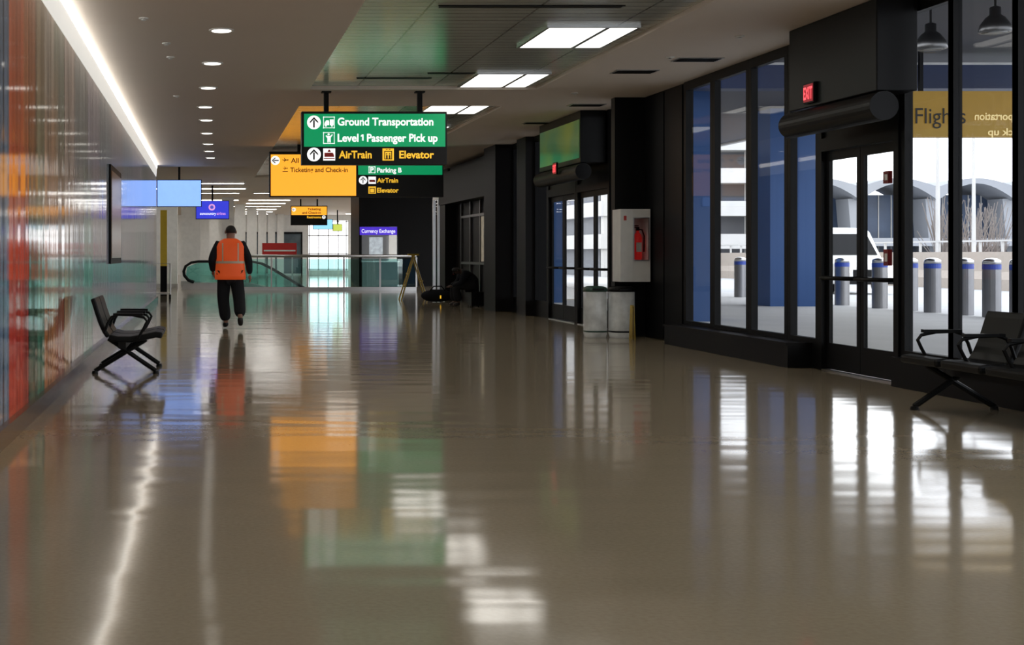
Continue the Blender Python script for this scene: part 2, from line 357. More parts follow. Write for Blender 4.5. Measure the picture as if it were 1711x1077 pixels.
# ceiling slots / vents
for (x,y,lx,ly) in [(3.2,13.0,0.9,0.06),(2.6,18.3,0.5,0.06),(3.3,17.8,0.3,0.06),(3.0,10.6,0.9,0.06),(2.9,23.0,0.7,0.06)]:
    MB().box(x-lx,x+lx,y-0.05,y+0.05,CE+0.04,CE+0.05,BLACK).box(x-lx-0.02,x+lx+0.02,y-0.06,y-0.05,CE+0.038,CE+0.05,BLACK).make('air_vent',label='slim black linear air slot in metal ceiling',category='vent',group='linear air slots')
for (px,py) in [(1165,99),(1060,119),(980,175),(900,205)]:
    s=(VY-py)/2.4; x,y,z=wp(px,py,s)
    if x<5.1: x=5.1
    mb=MB().box(x-0.28,x+0.28,y-0.15,y+0.15,CE-0.01,CE,STEEL)
    for i in range(5): mb.box(x-0.25,x+0.25,y-0.12+i*0.055,y-0.10+i*0.055,CE-0.016,CE-0.01,BLACK)
    mb.make('ceiling_vent',label='small rectangular grille in painted ceiling',category='vent',group='ceiling grilles')
for (px,py) in [(278,72),(285,95),(240,30),(1236,60),(1120,95),(960,155),(295,160)]:
    s=(VY-py)/2.4; x,y,z=wp(px,py,s)
    if 1.4<x<4.9: x=5.0
    MB().lathe((x,y,CE-0.03),[(0.012,0.0),(0.03,0.004),(0.012,0.012),(0.05,0.02),(0.05,0.03)],WHITE,12).make('sprinkler',label='small white ceiling sprinkler head',category='sprinkler',group='ceiling sprinklers')

# ---------------------------------------------------------------- right window wall
RX=6.7
wn=[0]
def window(y0,y1,z0=0.33,z1=CE):
    wn[0]+=1
    mb=MB(); d0,d1=RX-0.03,RX+0.05
    mb.box(d0,d1,y0-0.04,y0+0.04,0,z1,BLACK).box(d0,d1,y1-0.04,y1+0.04,0,z1,BLACK)
    mb.box(d0,d1,y0+0.04,y1-0.04,z1-0.12,z1,BLACK).box(d0,d1,y0+0.04,y1-0.04,0,z0,BLACK)
    o=struct(mb,'window_%d'%wn[0],'tall black framed window pane')
    MB().box(RX+0.015,RX+0.025,y0+0.04,y1-0.04,z0,z1-0.12,GLASS).make('glass_pane',parent=o)
    return o
ys=[-4,-2.4,-0.8,0.8,2.4,4,5.6,7.2,8.4,9.6,10.86,11.8,12.62]
for a,b in zip(ys,ys[1:]): window(a+0.001,b-0.001)
for a,b in ((14.34,15.12),(15.12,16.2),(16.2,17.36),(17.36,18.4),(20.35,21.7),(25.75,26.8),(27.6,28.7)): window(a+0.042,b-0.042)
struct(MB().box(6.70,6.82,18.44,20.1,0,CE,DARK).box(6.68,6.70,18.5,19.2,0.02,CE-0.02,BLACK).box(6.68,6.70,19.25,20.05,0.02,CE-0.02,BLACK),'wall_right','black clad structural pier')
struct(MB().box(6.24,6.72,20.12,20.3,0,CE,BLACK),'wall_right.001','black fin panel beside the doors')
struct(MB().box(6.5,6.95,26.82,27.58,0,CE,DARK),'wall_right.002','black clad structural pier')
struct(MB().box(6.3,6.95,28.72,29.9,0,CE,DARK),'wall_right.003','black clad structural pier')
mb=MB().box(6.75,7.0,29.9,36.5,0,CE,DARK).box(6.4,6.75,30.2,36.3,2.6,3.45,BLACK).box(6.45,6.75,35.6,36.4,0,2.6,DARK)
for y in (31.0,32.3,33.5,34.7): mb.box(6.70,6.75,y-.04,y+.04,0,2.6,DSTEEL)
mb.box(6.70,6.75,31,34.7,1.0,1.06,DSTEEL).box(6.70,6.75,31,34.7,2.2,2.26,DSTEEL)
struct(mb,'wall_right.004','dark wall with recessed portal')
struct(MB().box(6.40,6.67,14.5,18.4,0.0,0.25,BLACK).box(6.38,6.67,14.5,18.4,0.25,0.28,DARK),'baseboard_right','low black sill under windows')
struct(MB().box(6.5,6.67,-4,12.5,0.0,0.28,BLACK),'baseboard_right.001','low black sill under windows')

def doors(n,y0,y1,push=True):
    z1=2.36; mid=(y0+y1)/2
    fr=MB().box(RX-0.05,RX+0.05,y0,y0+0.09,0,CE,BLACK).box(RX-0.05,RX+0.05,y1-0.09,y1,0,CE,BLACK).box(RX-0.05,RX+0.05,y0+0.09,y1-0.09,z1,2.5,BLACK).box(RX-0.02,RX+0.05,y0+0.09,y1-0.09,2.5,CE,BLACK).box(RX-0.05,RX+0.05,y0+0.09,y1-0.09,0,0.015,STEEL)
    o=struct(fr,'door_%d'%n,'black framed double glass exit doors')
    for a,b,h in ((y0+0.095,mid-0.004,0),(mid+0.004,y1-0.095,1)):
        lf=MB().box(RX,RX+0.04,a,a+0.07,0.02,z1-0.005,BLACK).box(RX,RX+0.04,b-0.07,b,0.02,z1-0.005,BLACK).box(RX,RX+0.04,a+0.07,b-0.07,0.02,0.30,BLACK).box(RX,RX+0.04,a+0.07,b-0.07,z1-0.1,z1-0.005,BLACK).make('door_leaf',parent=o)
        g=MB().box(RX+0.02,RX+0.03,a+0.07,b-0.07,0.30,z1-0.1,CLEAR).make('glass_pane')
        fin(g,lf); g.matrix_parent_inverse=Matrix.Identity(4)
        pb=MB().tube([(RX-0.0,a+0.06,1.0),(RX-0.10,a+0.10,1.0),(RX-0.11,(a+b)/2,1.0),(RX-0.10,b-0.10,1.0),(RX,b-0.06,1.0)],0.022,BLACK).make('push_bar',smooth=True)
        fin(pb,lf); pb.matrix_parent_inverse=Matrix.Identity(4)
    return o
doors(1,12.66,14.33)
doors(2,21.75,23.7); doors(3,23.72,25.7)
for (px,py,w_,h_) in ((1480,296,0.05,0.12),(1480,430,0.045,0.16)):
    y=6.66*F/(px-VX); s=F/y; z=EYE+(VY-py)/s
    MB().box(6.66,6.70,y-w_,y+w_,z-h_/2,z+h_/2,DRED).box(6.655,6.66,y-w_*0.7,y+w_*0.3,z-h_/4,z+h_/4,WHITE).make('alarm_box',label='small dark red alarm pull box on the door stile',category='alarm',group='red alarm boxes')
def header(y0,y1,xf,label,zb=2.78,zt=CE,dr=0.135,sh=0.0):
    e=empty('door_header',((xf+RX)/2,(y0+y1)/2,zb),label=label,category='door header')
    MB().box(xf,RX-0.055,y0,y1,zb,zt-0.002,BLACKG).make('housing',parent=e,bevel=0.01)
    MB().cyl((xf+0.02,y0-0.1,2.63),(xf+0.02,y1-sh,2.63),dr,dr,BLACKG,28).make('operator_drum',parent=e,smooth=False)
    return e
header(12.3,14.15,6.26,'black box header with rounded door operator drum')
h2=header(21.9,24.6,6.22,'black header with painted green sign reflection above doors')
def green_reflection_mat():
    m,nt,b=newmat('green_sign_reflection')
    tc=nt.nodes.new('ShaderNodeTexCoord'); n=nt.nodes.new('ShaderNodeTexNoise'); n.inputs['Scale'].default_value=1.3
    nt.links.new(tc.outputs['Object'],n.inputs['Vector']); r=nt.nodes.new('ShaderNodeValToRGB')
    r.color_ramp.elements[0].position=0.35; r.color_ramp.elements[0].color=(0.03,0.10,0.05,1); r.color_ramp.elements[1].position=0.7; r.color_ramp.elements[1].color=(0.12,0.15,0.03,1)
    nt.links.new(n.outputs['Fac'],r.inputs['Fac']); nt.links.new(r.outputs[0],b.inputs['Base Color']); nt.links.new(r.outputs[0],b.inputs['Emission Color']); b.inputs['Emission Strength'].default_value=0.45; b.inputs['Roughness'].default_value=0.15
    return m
MB().box(6.205,6.219,21.95,24.5,2.86,3.5,green_reflection_mat()).make('reflection_panel',parent=h2,label='green glowing panel painted as a sign reflection')  # weak green glow painted in place of the hanging sign's reflection
EF=M('exit_face',(0.10,0.005,0.01),0.4,emit=0.4,ecol=(0.4,0.005,0.02)); ET=M('exit_text',(1,0.1,0.12),0.4,emit=1.3,ecol=(1,0.08,0.1))
def exit_sign(y,z,x,w_=0.24,h_=0.21):
    e=empty('exit_sign',(x,y,z),label='red illuminated exit sign on black header',category='exit sign',group='exit signs')
    MB().box(x-0.03,x,y-w_/2,y+w_/2,z-h_/2,z+h_/2,BLACK).make('housing',parent=e)
    MB().box(x-0.033,x-0.03,y-w_/2+0.015,y+w_/2-0.015,z-h_/2+0.015,z+h_/2-0.015,EF).make('face',parent=e)
    text('EXIT',ET,e,(x-0.036,y,z),U=(0,-1,0),width=w_*0.82,height=h_*0.6,center=True)
exit_sign(13.62,2.92,6.255)
exit_sign(22.85,2.74,6.07)
mb=MB()
for y in (36.6,37.4,38.2,39.0): mb.box(6.7,6.78,y-0.04,y+0.04,0,2.9,STEEL)
mb.box(6.7,6.78,36.6,39,2.85,2.95,STEEL).box(6.7,6.8,36.56,39.04,2.95,CE,BLACK)
o=struct(mb,'door_4','steel framed glass door'); MB().box(6.735,6.745,36.64,38.96,0.0,2.85,CLEAR).make('glass_pane',parent=o)
MB().box(6.72,6.748,31.1,32.2,1.08,2.18,M('shop_opening_glow',(0.35,0.30,0.22),0.5,emit=0.35,scale=6,var=0.9)).make('shop_glow_panel',label='small glowing panel standing in for a bright shop opening',category='shop_glow')  # added glowing panel in place of a lit shop behind the portal

# fire extinguisher cabinet
e=empty('extinguisher_cabinet',(6.46,20.1,0.84),label='white metal fire extinguisher cabinet with glass front',category='cabinet')
x0,x1,yf,yb,z0,z1=6.2,6.65,19.72,20.11,0.84,1.93
mb=MB().box(x0,x1,yb-0.02,yb,z0,z1,WHITE).box(x0,x0+0.19,yf,yb-0.02,z0,z1,WHITE).box(x1-0.02,x1,yf,yb-0.02,z0,z1,WHITE).box(x0+0.19,x1-0.02,yf,yb-0.02,z1-0.14,z1,WHITE).box(x0+0.19,x1-0.02,yf,yb-0.02,z0,z0+0.33,WHITE)
mb.make('body',parent=e,bevel=0.004)
MB().box(x0+0.19,x0+0.205,yf-0.015,yf-0.001,z0+0.33,z1-0.14,STEEL).box(x1-0.035,x1-0.02,yf-0.015,yf-0.001,z0+0.33,z1-0.14,STEEL).box(x0+0.19,x1-0.02,yf-0.015,yf-0.001,z0+0.315,z0+0.33,STEEL).box(x0+0.19,x1-0.02,yf-0.015,yf-0.001,z1-0.14,z1-0.125,STEEL).make('door_frame',parent=e)
MB().box(x0+0.205,x1-0.035,yf-0.01,yf-0.004,z0+0.33,z1-0.14,CLEAR).make('glass_door',parent=e)
MB().box(x0+0.05,x0+0.09,yf-0.004,yf-0.0005,z1-0.17,z1-0.10,RED).make('label_plate',parent=e)
cx,cy=x0+0.31,yf+0.16; zb=z0+0.331
e=empty('fire_extinguisher',(cx,cy,zb),label='red fire extinguisher with black hose inside cabinet',category='fire extinguisher')
MB().lathe((cx,cy,zb),[(0.05,0),(0.062,0.015),(0.062,0.33),(0.05,0.38),(0.022,0.41),(0.018,0.44)],M('extinguisher_red',(0.7,0.03,0.02),0.35,emit=0.1,ecol=(0.8,0.02,0.02))).make('tank',parent=e,smooth=True)
MB().box(cx-0.04,cx+0.04,cy-0.066,cy-0.058,zb+0.12,zb+0.26,WHITE).make('label_band',parent=e)
MB().box(cx-0.02,cx+0.02,cy-0.02,cy+0.02,zb+0.44,zb+0.48,BLACK).box(cx-0.08,cx+0.02,cy-0.012,cy+0.012,zb+0.48,zb+0.495,BLACK).box(cx-0.08,cx+0.01,cy-0.012,cy+0.012,zb+0.505,zb+0.52,BLACK).make('handle',parent=e)
MB().tube([(cx,cy-0.02,zb+0.46),(cx+0.05,cy-0.05,zb+0.45),(cx+0.075,cy-0.07,zb+0.36),(cx+0.07,cy-0.075,zb+0.12)],0.01,BLACK).make('hose',parent=e,smooth=True)
# trash bins
PLAST=M('cloudy_plastic',(0.55,0.56,0.54),0.22,scale=5,var=0.6,emit=0.05)  # slight glow added to brighten the bins
def bin_(x,y,r,h,lid,label,body):
    e=empty('trash_bin',(x,y,0),label=label,category='trash bin',group='trash bins by the doors')
    MB().lathe((x,y,0),[(r*0.92,0.0),(r*0.95,0.03),(r,0.06),(r,h),(r*0.97,h+0.01)],body,32,0.7).make('body',parent=e,smooth=True)
    MB().lathe((x,y,h+0.011),[(r*1.03,0),(r*1.04,0.03),(r*0.98,0.06),(r*0.7,0.08),(r*0.2,0.085)],lid,32,0.7).make('lid',parent=e,smooth=True)
    MB().lathe((x,y,0.08),[(r*1.005,0),(r*1.02,0.012),(r*1.005,0.024)],lid,32,0.7).make('band',parent=e,smooth=True)
    MB().box(x-r*0.5,x+r*0.5,y-r*0.98-.02,y-r*0.8,h+0.03,h+0.06,BLACKG).make('opening',parent=e)
bin_(5.88,19.92,0.165,0.68,M('green_lid',(0.03,0.08,0.06),0.4),'rounded cloudy plastic trash bin with dark green lid',PLAST)
bin_(6.26,19.86,0.18,0.68,BLACK,'rounded translucent trash bin with black lid',PLAST)
def aframe(name,x,y,h,wd,spread,label,cat,txt=None):
    e=empty(name,(x,y,0),label=label,category=cat)
    for sg in (-1,1):
        poly=[(-wd/2,0),(-wd/2+0.04,0),(-wd/2+0.05,0.06),(wd/2-0.05,0.06),(wd/2-0.04,0),(wd/2,0),(wd/2*0.75,h),(-wd/2*0.75,h)]
        fn=lambda p,a,sg=sg:(x+sg*(0.006+spread*(1-p[1]/h))+a*sg, y+p[0], p[1])
        MB().prism(poly,fn,0,0.010,YEL).make('leaf_panel',parent=e)
    MB().cyl((x,y-0.05,h-0.01),(x,y+0.05,h-0.01),0.012,0.012,YEL).make('hinge',parent=e)
    return e
aframe('wet_floor_sign',6.28,19.42,0.50,0.12,0.014,'small folded yellow wet floor sign','caution sign')
e=empty('caution_stand',(5.73,36.5,0),label='tall open yellow folding caution stand',category='caution stand')
x=5.73
for sy in (-0.22,0.22):
    MB().tube([(x-0.36,36.5+sy,0),(x+0.02,36.5+sy*0.6,1.25)],0.02,YEL).make('leg',parent=e)
    MB().tube([(x+0.36,36.5+sy,0),(x-0.02,36.5+sy*0.6,1.25)],0.02,YEL).make('leg',parent=e)
MB().box(x-0.14,x+0.14,36.34,36.66,1.22,1.27,YEL).box(x-0.25,x-0.22,36.28,36.72,0.38,0.42,YEL).box(x+0.2,x+0.24,36.28,36.72,0.5,0.54,YEL).box(x-0.17,x-0.13,36.3,36.7,0.7,0.74,YEL).make('crossbars',parent=e)

# ---------------------------------------------------------------- benches
SEATM=M('black_polymer_seat',(0.007,0.0075,0.008),0.45,spec=0.2)
LEGM=M('black_cast_leg',(0.006,0.006,0.006),0.5,spec=0.2)
def bench(bx,by,d,n,label,group):
    e=empty('bench',(bx+d*0.35,by+n*0.29,0),label=label,category='bench',group=group)
    fn=lambda p,a:(bx+d*p[0],a,p[1])
    def strip(pts,t):
        top=[];bot=[]
        for i,(x,z) in enumerate(pts):
            a=pts[max(0,i-1)];b=pts[min(len(pts)-1,i+1)]
            dx,dz=b[0]-a[0],b[1]-a[1];L=math.hypot(dx,dz); nx,nz=-dz/L,dx/L
            top.append((x+nx*t/2,z+nz*t/2)); bot.append((x-nx*t/2,z-nz*t/2))
        return top+bot[::-1]
    bp=strip([(0.0,0.79),(0.02,0.74),(0.05,0.64),(0.085,0.54),(0.125,0.45),(0.165,0.39)],0.05)
    sp_=strip([(0.17,0.385),(0.26,0.365),(0.40,0.365),(0.55,0.39),(0.66,0.415),(0.73,0.405)],0.065)
    for i in range(n):
        a=by+i*0.58+0.03;b=a+0.52
        MB().prism(bp,fn,a,b,SEATM).make('backrest',parent=e,bevel=0.015)
        MB().prism(sp_,fn,a,b,SEATM).make('seat',parent=e,bevel=0.018)
    MB().box(min(bx+d*0.27,bx+d*0.35),max(bx+d*0.27,bx+d*0.35),by+0.02,by+n*0.58-0.02,0.27,0.34,LEGM).make('beam',parent=e)
    for i in range(n+1):
        y=by+i*0.58
        pts=[(0.13,0.44),(0.16,0.53),(0.20,0.60),(0.27,0.625),(0.42,0.62),(0.54,0.595),(0.57,0.555),(0.54,0.49),(0.48,0.38)]
        MB().tube([(bx+d*p[0],y,p[1]) for p in pts],0.014,LEGM).box(min(bx+d*0.22,bx+d*0.53),max(bx+d*0.22,bx+d*0.53),y-0.025,y+0.025,0.615,0.64,SEATM).make('armrest',parent=e,smooth=False)
    for y in (by+0.12,by+n*0.58-0.12):
        mb=MB()
        for (p,q) in (((0.16,0.37),(0.66,0.03)),((0.56,0.36),(0.02,0.03))):
            mm=((p[0]+q[0])/2,(p[1]+q[1])/2)
            mb.tube([(bx+d*p[0],y,p[1]),(bx+d*mm[0],y,mm[1]),(bx+d*q[0],y,q[1])],0.024,LEGM)
            mb.cyl((bx+d*q[0],y,0),(bx+d*q[0],y,0.03),0.035,0.028,LEGM)
        mb.make('leg',parent=e)
bench(-1.19,13.7,1,2,'black moulded two seat bench with armrests and crossed legs','airport benches')
bench(6.36,8.4,-1,4,'black row bench with curved armrests in front of windows','airport benches')

# ---------------------------------------------------------------- signs
def circ(cx,cz,r,n=28): return [(cx+r*math.cos(2*math.pi*i/n),cz+r*math.sin(2*math.pi*i/n)) for i in range(n)]
class Sign:
    def __init__(s,e,scale,yface): s.e=e; s.s=scale; s.y=yface
    def p(s,px,py): return ((px-VX)/s.s, EYE+(VY-py)/s.s)
    def rect(s,x0,y0,x1,y1,mat,lv=1,name='panel'):
        a=s.p(x0,y1);b=s.p(x1,y0)
        return MB().box(a[0],b[0],s.y-0.004*lv,s.y-0.004*(lv-1)-0.0005,a[1],b[1],mat).make(name,parent=s.e)
    def poly(s,polys,mat,lv=2,name='symbol'):
        mb=MB()
        for q in polys:
            mb.prism([s.p(*t) for t in q],lambda p,a:(p[0],a,p[1]),s.y-0.004*lv,s.y-0.004*(lv-1)-0.0005,mat)
        return mb.make(name,parent=s.e)
    def txt(s,t,x0,yc,x1,hpx,mat,lv=2,bold=0.026):
        o=s.p(x0,yc)
        text(t,mat,s.e,(o[0],s.y-0.004*lv,o[1]),width=(x1-x0)/s.s,height=hpx/s.s,bold=bold)
    def arrow(s,cx,cy,r,ang,lv=3):
        s.poly([circ(cx,cy,r)],S_WHITE,lv,'arrow_disc')
        ca,sa=math.cos(ang),math.sin(ang)
        def R(q): return [(cx+(x*ca-y*sa)*r,cy+(x*sa+y*ca)*r) for x,y in q]
        s.poly([R([(-.11,.75),(.11,.75),(.11,-.3),(-.11,-.3)]),R([(0,-.78),(.6,-.12),(.6,.14),(0,-.45)]),R([(0,-.78),(0,-.45),(-.6,.14),(-.6,-.12)])],S_BLACK,lv+1,'arrow')
s1=F/19.3
def px(s,x,y): return ((x-VX)/s,EYE+(VY-y)/s)
e=empty('wayfinding_sign',((625-VX)/s1,19.3,2.57),label='hanging green and black ground transportation wayfinding sign',category='sign')
a=px(s1,504,275);b=px(s1,747,186)
MB().box(a[0],b[0],19.3,19.5,a[1],b[1],S_BLACK).make('housing',parent=e,bevel=0.006)
for q in (546,703):
    t=px(s1,q,0)[0]; MB().box(t-0.035,t+0.035,19.36,19.44,b[1],CE-0.02,BLACK).box(t-0.07,t+0.07,19.33,19.47,CE-0.02,CE,BLACK).make('hanging_rod',parent=e)
S=Sign(e,s1,19.3)
S.rect(508,190,744,245,S_GREEN)
S.txt('Ground Transportation',564,203,724,13,S_WHITE)
S.txt('Level',564,230,599,13,S_WHITE); S.poly([[(605,224.5),(607.4,224.5),(607.4,235),(605,235),(605,227.4),(602.8,228.6),(602.8,226.4)]],S_WHITE,2,'numeral'); S.txt('Passenger Pick up',613,230,731,13,S_WHITE)
S.txt('AirTrain',566,258,621,12.5,S_YTXT); S.txt('Elevator',667,258,725,12.5,S_YTXT)
S.arrow(524.5,204.5,11.5,0); S.arrow(524.5,258,11.5,0)
def outline(x0,y0,x1,y1,t=1): return [[(x0,y0),(x1,y0),(x1,y0+t),(x0,y0+t)],[(x0,y1-t),(x1,y1-t),(x1,y1),(x0,y1)],[(x0,y0),(x0+t,y0),(x0+t,y1),(x0,y1)],[(x1-t,y0),(x1,y0),(x1,y1),(x1-t,y1)]]
S.poly(outline(540,195,559,214),S_WHITE)
S.poly([[(542,207),(543,204),(545,201),(549,201),(550,204),(550,209),(542,209)],[(551,199.5),(557.5,199.5),(557.5,209),(551,209)],circ(544.5,210,1.6,10),circ(554.5,210,1.6,10)],S_WHITE)
S.poly(outline(540,221,559,240),S_WHITE)
S.poly([circ(549,224.5,1.8,12),[(547,227),(552,227),(555,224),(556,225),(552.5,230),(552.5,238),(550.5,238),(550,233),(549,238),(547,238),(547,231),(544,227),(545,226)]],S_WHITE)
S.rect(540,248,560,268,S_WHITE,2,'symbol_box')
S.poly([[(542,255),(556,255),(558,259),(558,262),(542,262)],[(541,264),(559,264),(559,265.2),(541,265.2)],[(549,250),(551,250),(553,254),(547,254)]],RED,3)
S.rect(639,248,658,268,S_YTXT,2,'symbol_box')
S.poly(outline(642,252,655,266,1.3)+[circ(646,257,1.2,8),circ(651,257,1.2,8),[(645,259),(647.5,259),(647.5,265),(645,265)],[(649.7,259),(652,259),(652,265),(649.7,265)],[(644,250),(646,248.6),(648,250)],[(649,248.8),(653,248.8),(651,250.4)]],S_BLACK,3)
s2=75.0; Y2=F/s2
e=empty('wayfinding_sign',((595-VX)/s2,Y2,2.54),label='hanging sign with yellow ticketing panel and black parking panel',category='sign')
a=px(s2,450,329);b=px(s2,741,253)
MB().box(a[0],b[0],Y2,Y2+0.2,a[1],b[1],S_BLACK).make('housing',parent=e,bevel=0.006)
for q in (500,690):
    t=px(s2,q,0)[0]; MB().box(t-0.035,t+0.035,Y2+0.06,Y2+0.14,b[1],CE+0.05,BLACK).make('hanging_rod',parent=e)
S=Sign(e,s2,Y2)
S.rect(452.5,258,595,327,S_YEL); S.rect(598.5,258,739,292,S_GREEN)
S.arrow(460,268,7.5,-math.pi/2)
S.txt('All Gates',486,268,532,8,S_BROWN,2,0.015); S.txt('Ticketing and Check-in',485,283.5,581,8,S_BROWN,2,0.015)
pl=lambda cx,cy,k:[[(cx-6*k,cy-1*k),(cx-5*k,cy-1*k),(cx-4*k,cy),(cx+5*k,cy-1*k),(cx+6*k,cy),(cx+5*k,cy+1*k),(cx-5*k,cy+1*k)],[(cx+1*k,cy),(cx-2*k,cy-4*k),(cx-3*k,cy-4*k),(cx-1*k,cy)],[(cx+1*k,cy),(cx-2*k,cy+4*k),(cx-3*k,cy+4*k),(cx-1*k,cy)]]
S.poly(pl(477,267,0.9),S_BROWN); S.poly(pl(477,281,0.7)+[[(472,286),(481,286),(481,287),(472,287)]],S_BROWN)
S.poly(outline(616,278,627,289,1),S_WHITE); S.txt('P',618.5,283.5,624.5,8,S_WHITE,3)
S.txt('Parking B',630,284,671,8,S_WHITE); S.txt('AirTrain',630,301,665,7.8,S_YTXT); S.txt('Elevator',630,317.5,666,7.8,S_YTXT)
S.arrow(606.5,301,7,0)
S.rect(615.5,295,628,307,S_WHITE,2,'symbol_box'); S.poly([[(617,300),(626,300),(627,302.5),(627,304),(617,304)]],RED,3)
S.rect(615.5,311.5,628,323.5,S_YTXT,2,'symbol_box'); S.poly(outline(617.5,314,626,322.5,1),S_BLACK,3)
s3=38.6; Y3=F/s3
e=empty('wayfinding_sign',((516-VX)/s3,Y3,2.5),label='distant hanging yellow and black wayfinding sign',category='sign')
a=px(s3,486,376);b=px(s3,547,343.5)
MB().box(a[0],b[0],Y3,Y3+0.2,a[1],b[1],S_BLACK).make('housing',parent=e)
MB().box(a[0]+0.4,a[0]+0.46,Y3+0.05,Y3+0.1,b[1],CE,BLACK).make('hanging_rod',parent=e); MB().box(b[0]-0.46,b[0]-0.4,Y3+0.05,Y3+0.1,b[1],CE,BLACK).make('hanging_rod',parent=e)
S=Sign(e,s3,Y3); S.rect(487,345,546,359,S_YEL); S.arrow(491,350,3.2,-math.pi/2)
S.txt('Ticketing',514,349,536,4,S_BROWN); S.txt('and Check-in',505,355,536,4,S_BROWN); S.txt('Restrooms',513,362.5,537,4,S_YTXT); S.arrow(541,362.5,3,0)
# screens
def screen(x0,y0,x1,y1,s,col,label,em=1.0):
    y=F/s; a=px(s,x0,y1); b=px(s,x1,y0)
    e=empty('display_screen',((a[0]+b[0])/2,y,a[1]),label=label,category='screen')
    MB().box(a[0],b[0],y,y+0.1,a[1],b[1],BLACK).make('housing',parent=e,bevel=0.005)
    MB().box(a[0]+0.02,b[0]-0.02,y-0.004,y-0.0005,a[1]+0.02,b[1]-0.02,M('screen_glow',col,0.3,emit=em,ecol=col)).make('screen_face',parent=e)
    m=(a[0]+b[0])/2; MB().box(m-0.03,m+0.03,y+0.03,y+0.08,b[1],CE,BLACK).make('hanging_rod',parent=e)
    return e,Sign(e,s,y)
screen(262,300,337,345.5,61,(0.24,0.43,1.0),'hanging monitor glowing light blue',1.0)
e,S=screen(327,335,383,366,48,(0.03,0.04,0.55),'hanging monitor showing purple airline logo',0.85)
CY=M('logo_pink',(0.7,0.3,0.6),0.4,emit=0.7,ecol=(0.75,0.35,0.7))
S.poly([circ(354,346,5.5)],CY,2,'logo'); S.poly([circ(354,346,3)],M('logo_blue',(0.05,0.05,0.5),0.4,emit=0.6,ecol=(0.1,0.1,0.6)),3,'logo')
S.txt('suncountry',334,356.5,361,4.8,S_WHITE,2,0.01); S.txt('airlines',362,356.5,377,4.8,CY,2,0.01)
screen(523,366,556,383,34,(0.25,0.6,0.9),'distant hanging cyan screen',0.9)
screen(556,374,572,386,31,(0.5,0.6,0.1),'distant hanging green screen',0.7)
mb=MB().box(LW,LW+0.03,18.2,20.4,1.12,2.5,BLACK)
o=mb.make('wall_display',label='black framed display cabinet on glass wall',category='display')
MB().box(LW+0.03,LW+0.035,18.3,20.3,1.2,2.42,M('display_face',(0.18,0.07,0.02),0.2,scale=5,var=0.7)).make('display_face',parent=o)

# ---------------------------------------------------------------- far hall
for (x,y,w_) in ((-1.55,50,0.45),(-0.65,55,0.4),(0.9,55.5,0.25),(1.6,62.8,0.25),(2.3,67,0.25),(3.0,71,0.22),(3.7,75,0.2),(4.4,78.4,0.2),(-2.6,46.5,0.5),(0.4,71,0.25),(1.4,75,0.2)):
    mb=MB().box(x-w_,x+w_,y-w_,y+w_,0.15,CE,WHITE).box(x-w_-0.02,x+w_+0.02,y-w_-0.02,y+w_+0.02,0,0.15,STEEL)
    struct(mb,'wall_column','white square column')
MB().box(-1.40,-1.20,40,40.05,0.9,2.6,M('yellow_banner',(0.6,0.42,0.04),0.6,emit=0.08)).box(-1.40,-1.20,39.95,40.1,0,0.9,BLACK).make('banner_stand',label='narrow yellow banner panel on dark base',category='banner')
e=empty('glass_railing',(4.4,45.8,0),label='teal glass railing with steel handrail',category='railing')
yr=45.8
MB().tube([(1.0,yr,1.2),(7.3,yr,1.2)],0.05,STEEL,12).make('handrail',parent=e,smooth=True)
MB().box(1.0,7.3,yr-0.05,yr+0.05,0,0.12,STEEL).make('base_rail',parent=e)
for i in range(6):
    x=1.0+i*1.26; MB().box(x-0.025,x+0.025,yr-0.03,yr+0.03,0.12,1.16,STEEL).make('post',parent=e)
for i in range(5):
    x=1.0+i*1.26; MB().box(x+0.04,x+1.22,yr-0.008,yr+0.008,0.13,1.1,TEAL).make('glass_panel',parent=e)
e=empty('escalator',(0.2,47.5,0),label='escalator with black handrail and teal glass balustrades',category='escalator')
for yy in (47.0,48.2):
    hp=[(-0.45,yy,0.25),(-0.65,yy,0.32),(-0.8,yy,0.5),(-0.82,yy,0.65),(-0.75,yy,0.83),(-0.55,yy,0.96),(-0.3,yy,1.0),(1.6,yy,1.0),(2.0,yy,0.92),(2.4,yy,0.72),(3.5,yy,0.05)]
    MB().tube(hp,0.045,BLACK,8).make('handrail',parent=e,smooth=True)
    poly=[(-0.5,0.25),(-0.74,0.5),(-0.7,0.8),(-0.3,0.95),(1.6,0.95),(2.0,0.86),(2.4,0.66),(3.3,0.1),(2.5,0.05),(1.5,0.25)]
    MB().prism(poly,lambda p,a:(p[0],a,p[1]),yy-0.01,yy+0.01,TEAL).make('balustrade_glass',parent=e)
    MB().prism([(-0.9,0.0),(-0.8,0.22),(1.5,0.25),(2.3,0.03),(2.3,0.0)],lambda p,a:(p[0],a,p[1]),yy-0.12,yy+0.12,STEEL).make('skirt',parent=e)
MB().box(-0.9,1.4,47.12,48.08,0,0.03,STEEL).make('landing_plate',parent=e)
sk=42.3; yk=F/sk
e=empty('currency_kiosk',(6.8,yk,0),label='black currency exchange booth with blue sign and counter',category='kiosk')
q=lambda x:(x-VX)/sk
MB().box(q(600),9.9,yk,yk+0.3,2.35,CE-0.01,BLACK).box(q(665),9.9,yk,yk+0.3,0,2.35,BLACK).box(q(600),q(604),yk,yk+0.3,0,2.35,BLACK).box(q(600),q(606),yk+0.3,yk+3,0,CE-0.01,BLACK).box(q(606),q(665),yk+2.6,yk+2.8,0,2.9,WHITE).make('booth_shell',parent=e)
MB().box(q(604),q(665),yk-0.25,yk+0.3,0,0.95,M('counter_grey',(0.22,0.26,0.27),0.4)).box(q(603),q(666),yk-0.3,yk+0.35,0.95,1.0,STEEL).make('counter',parent=e)
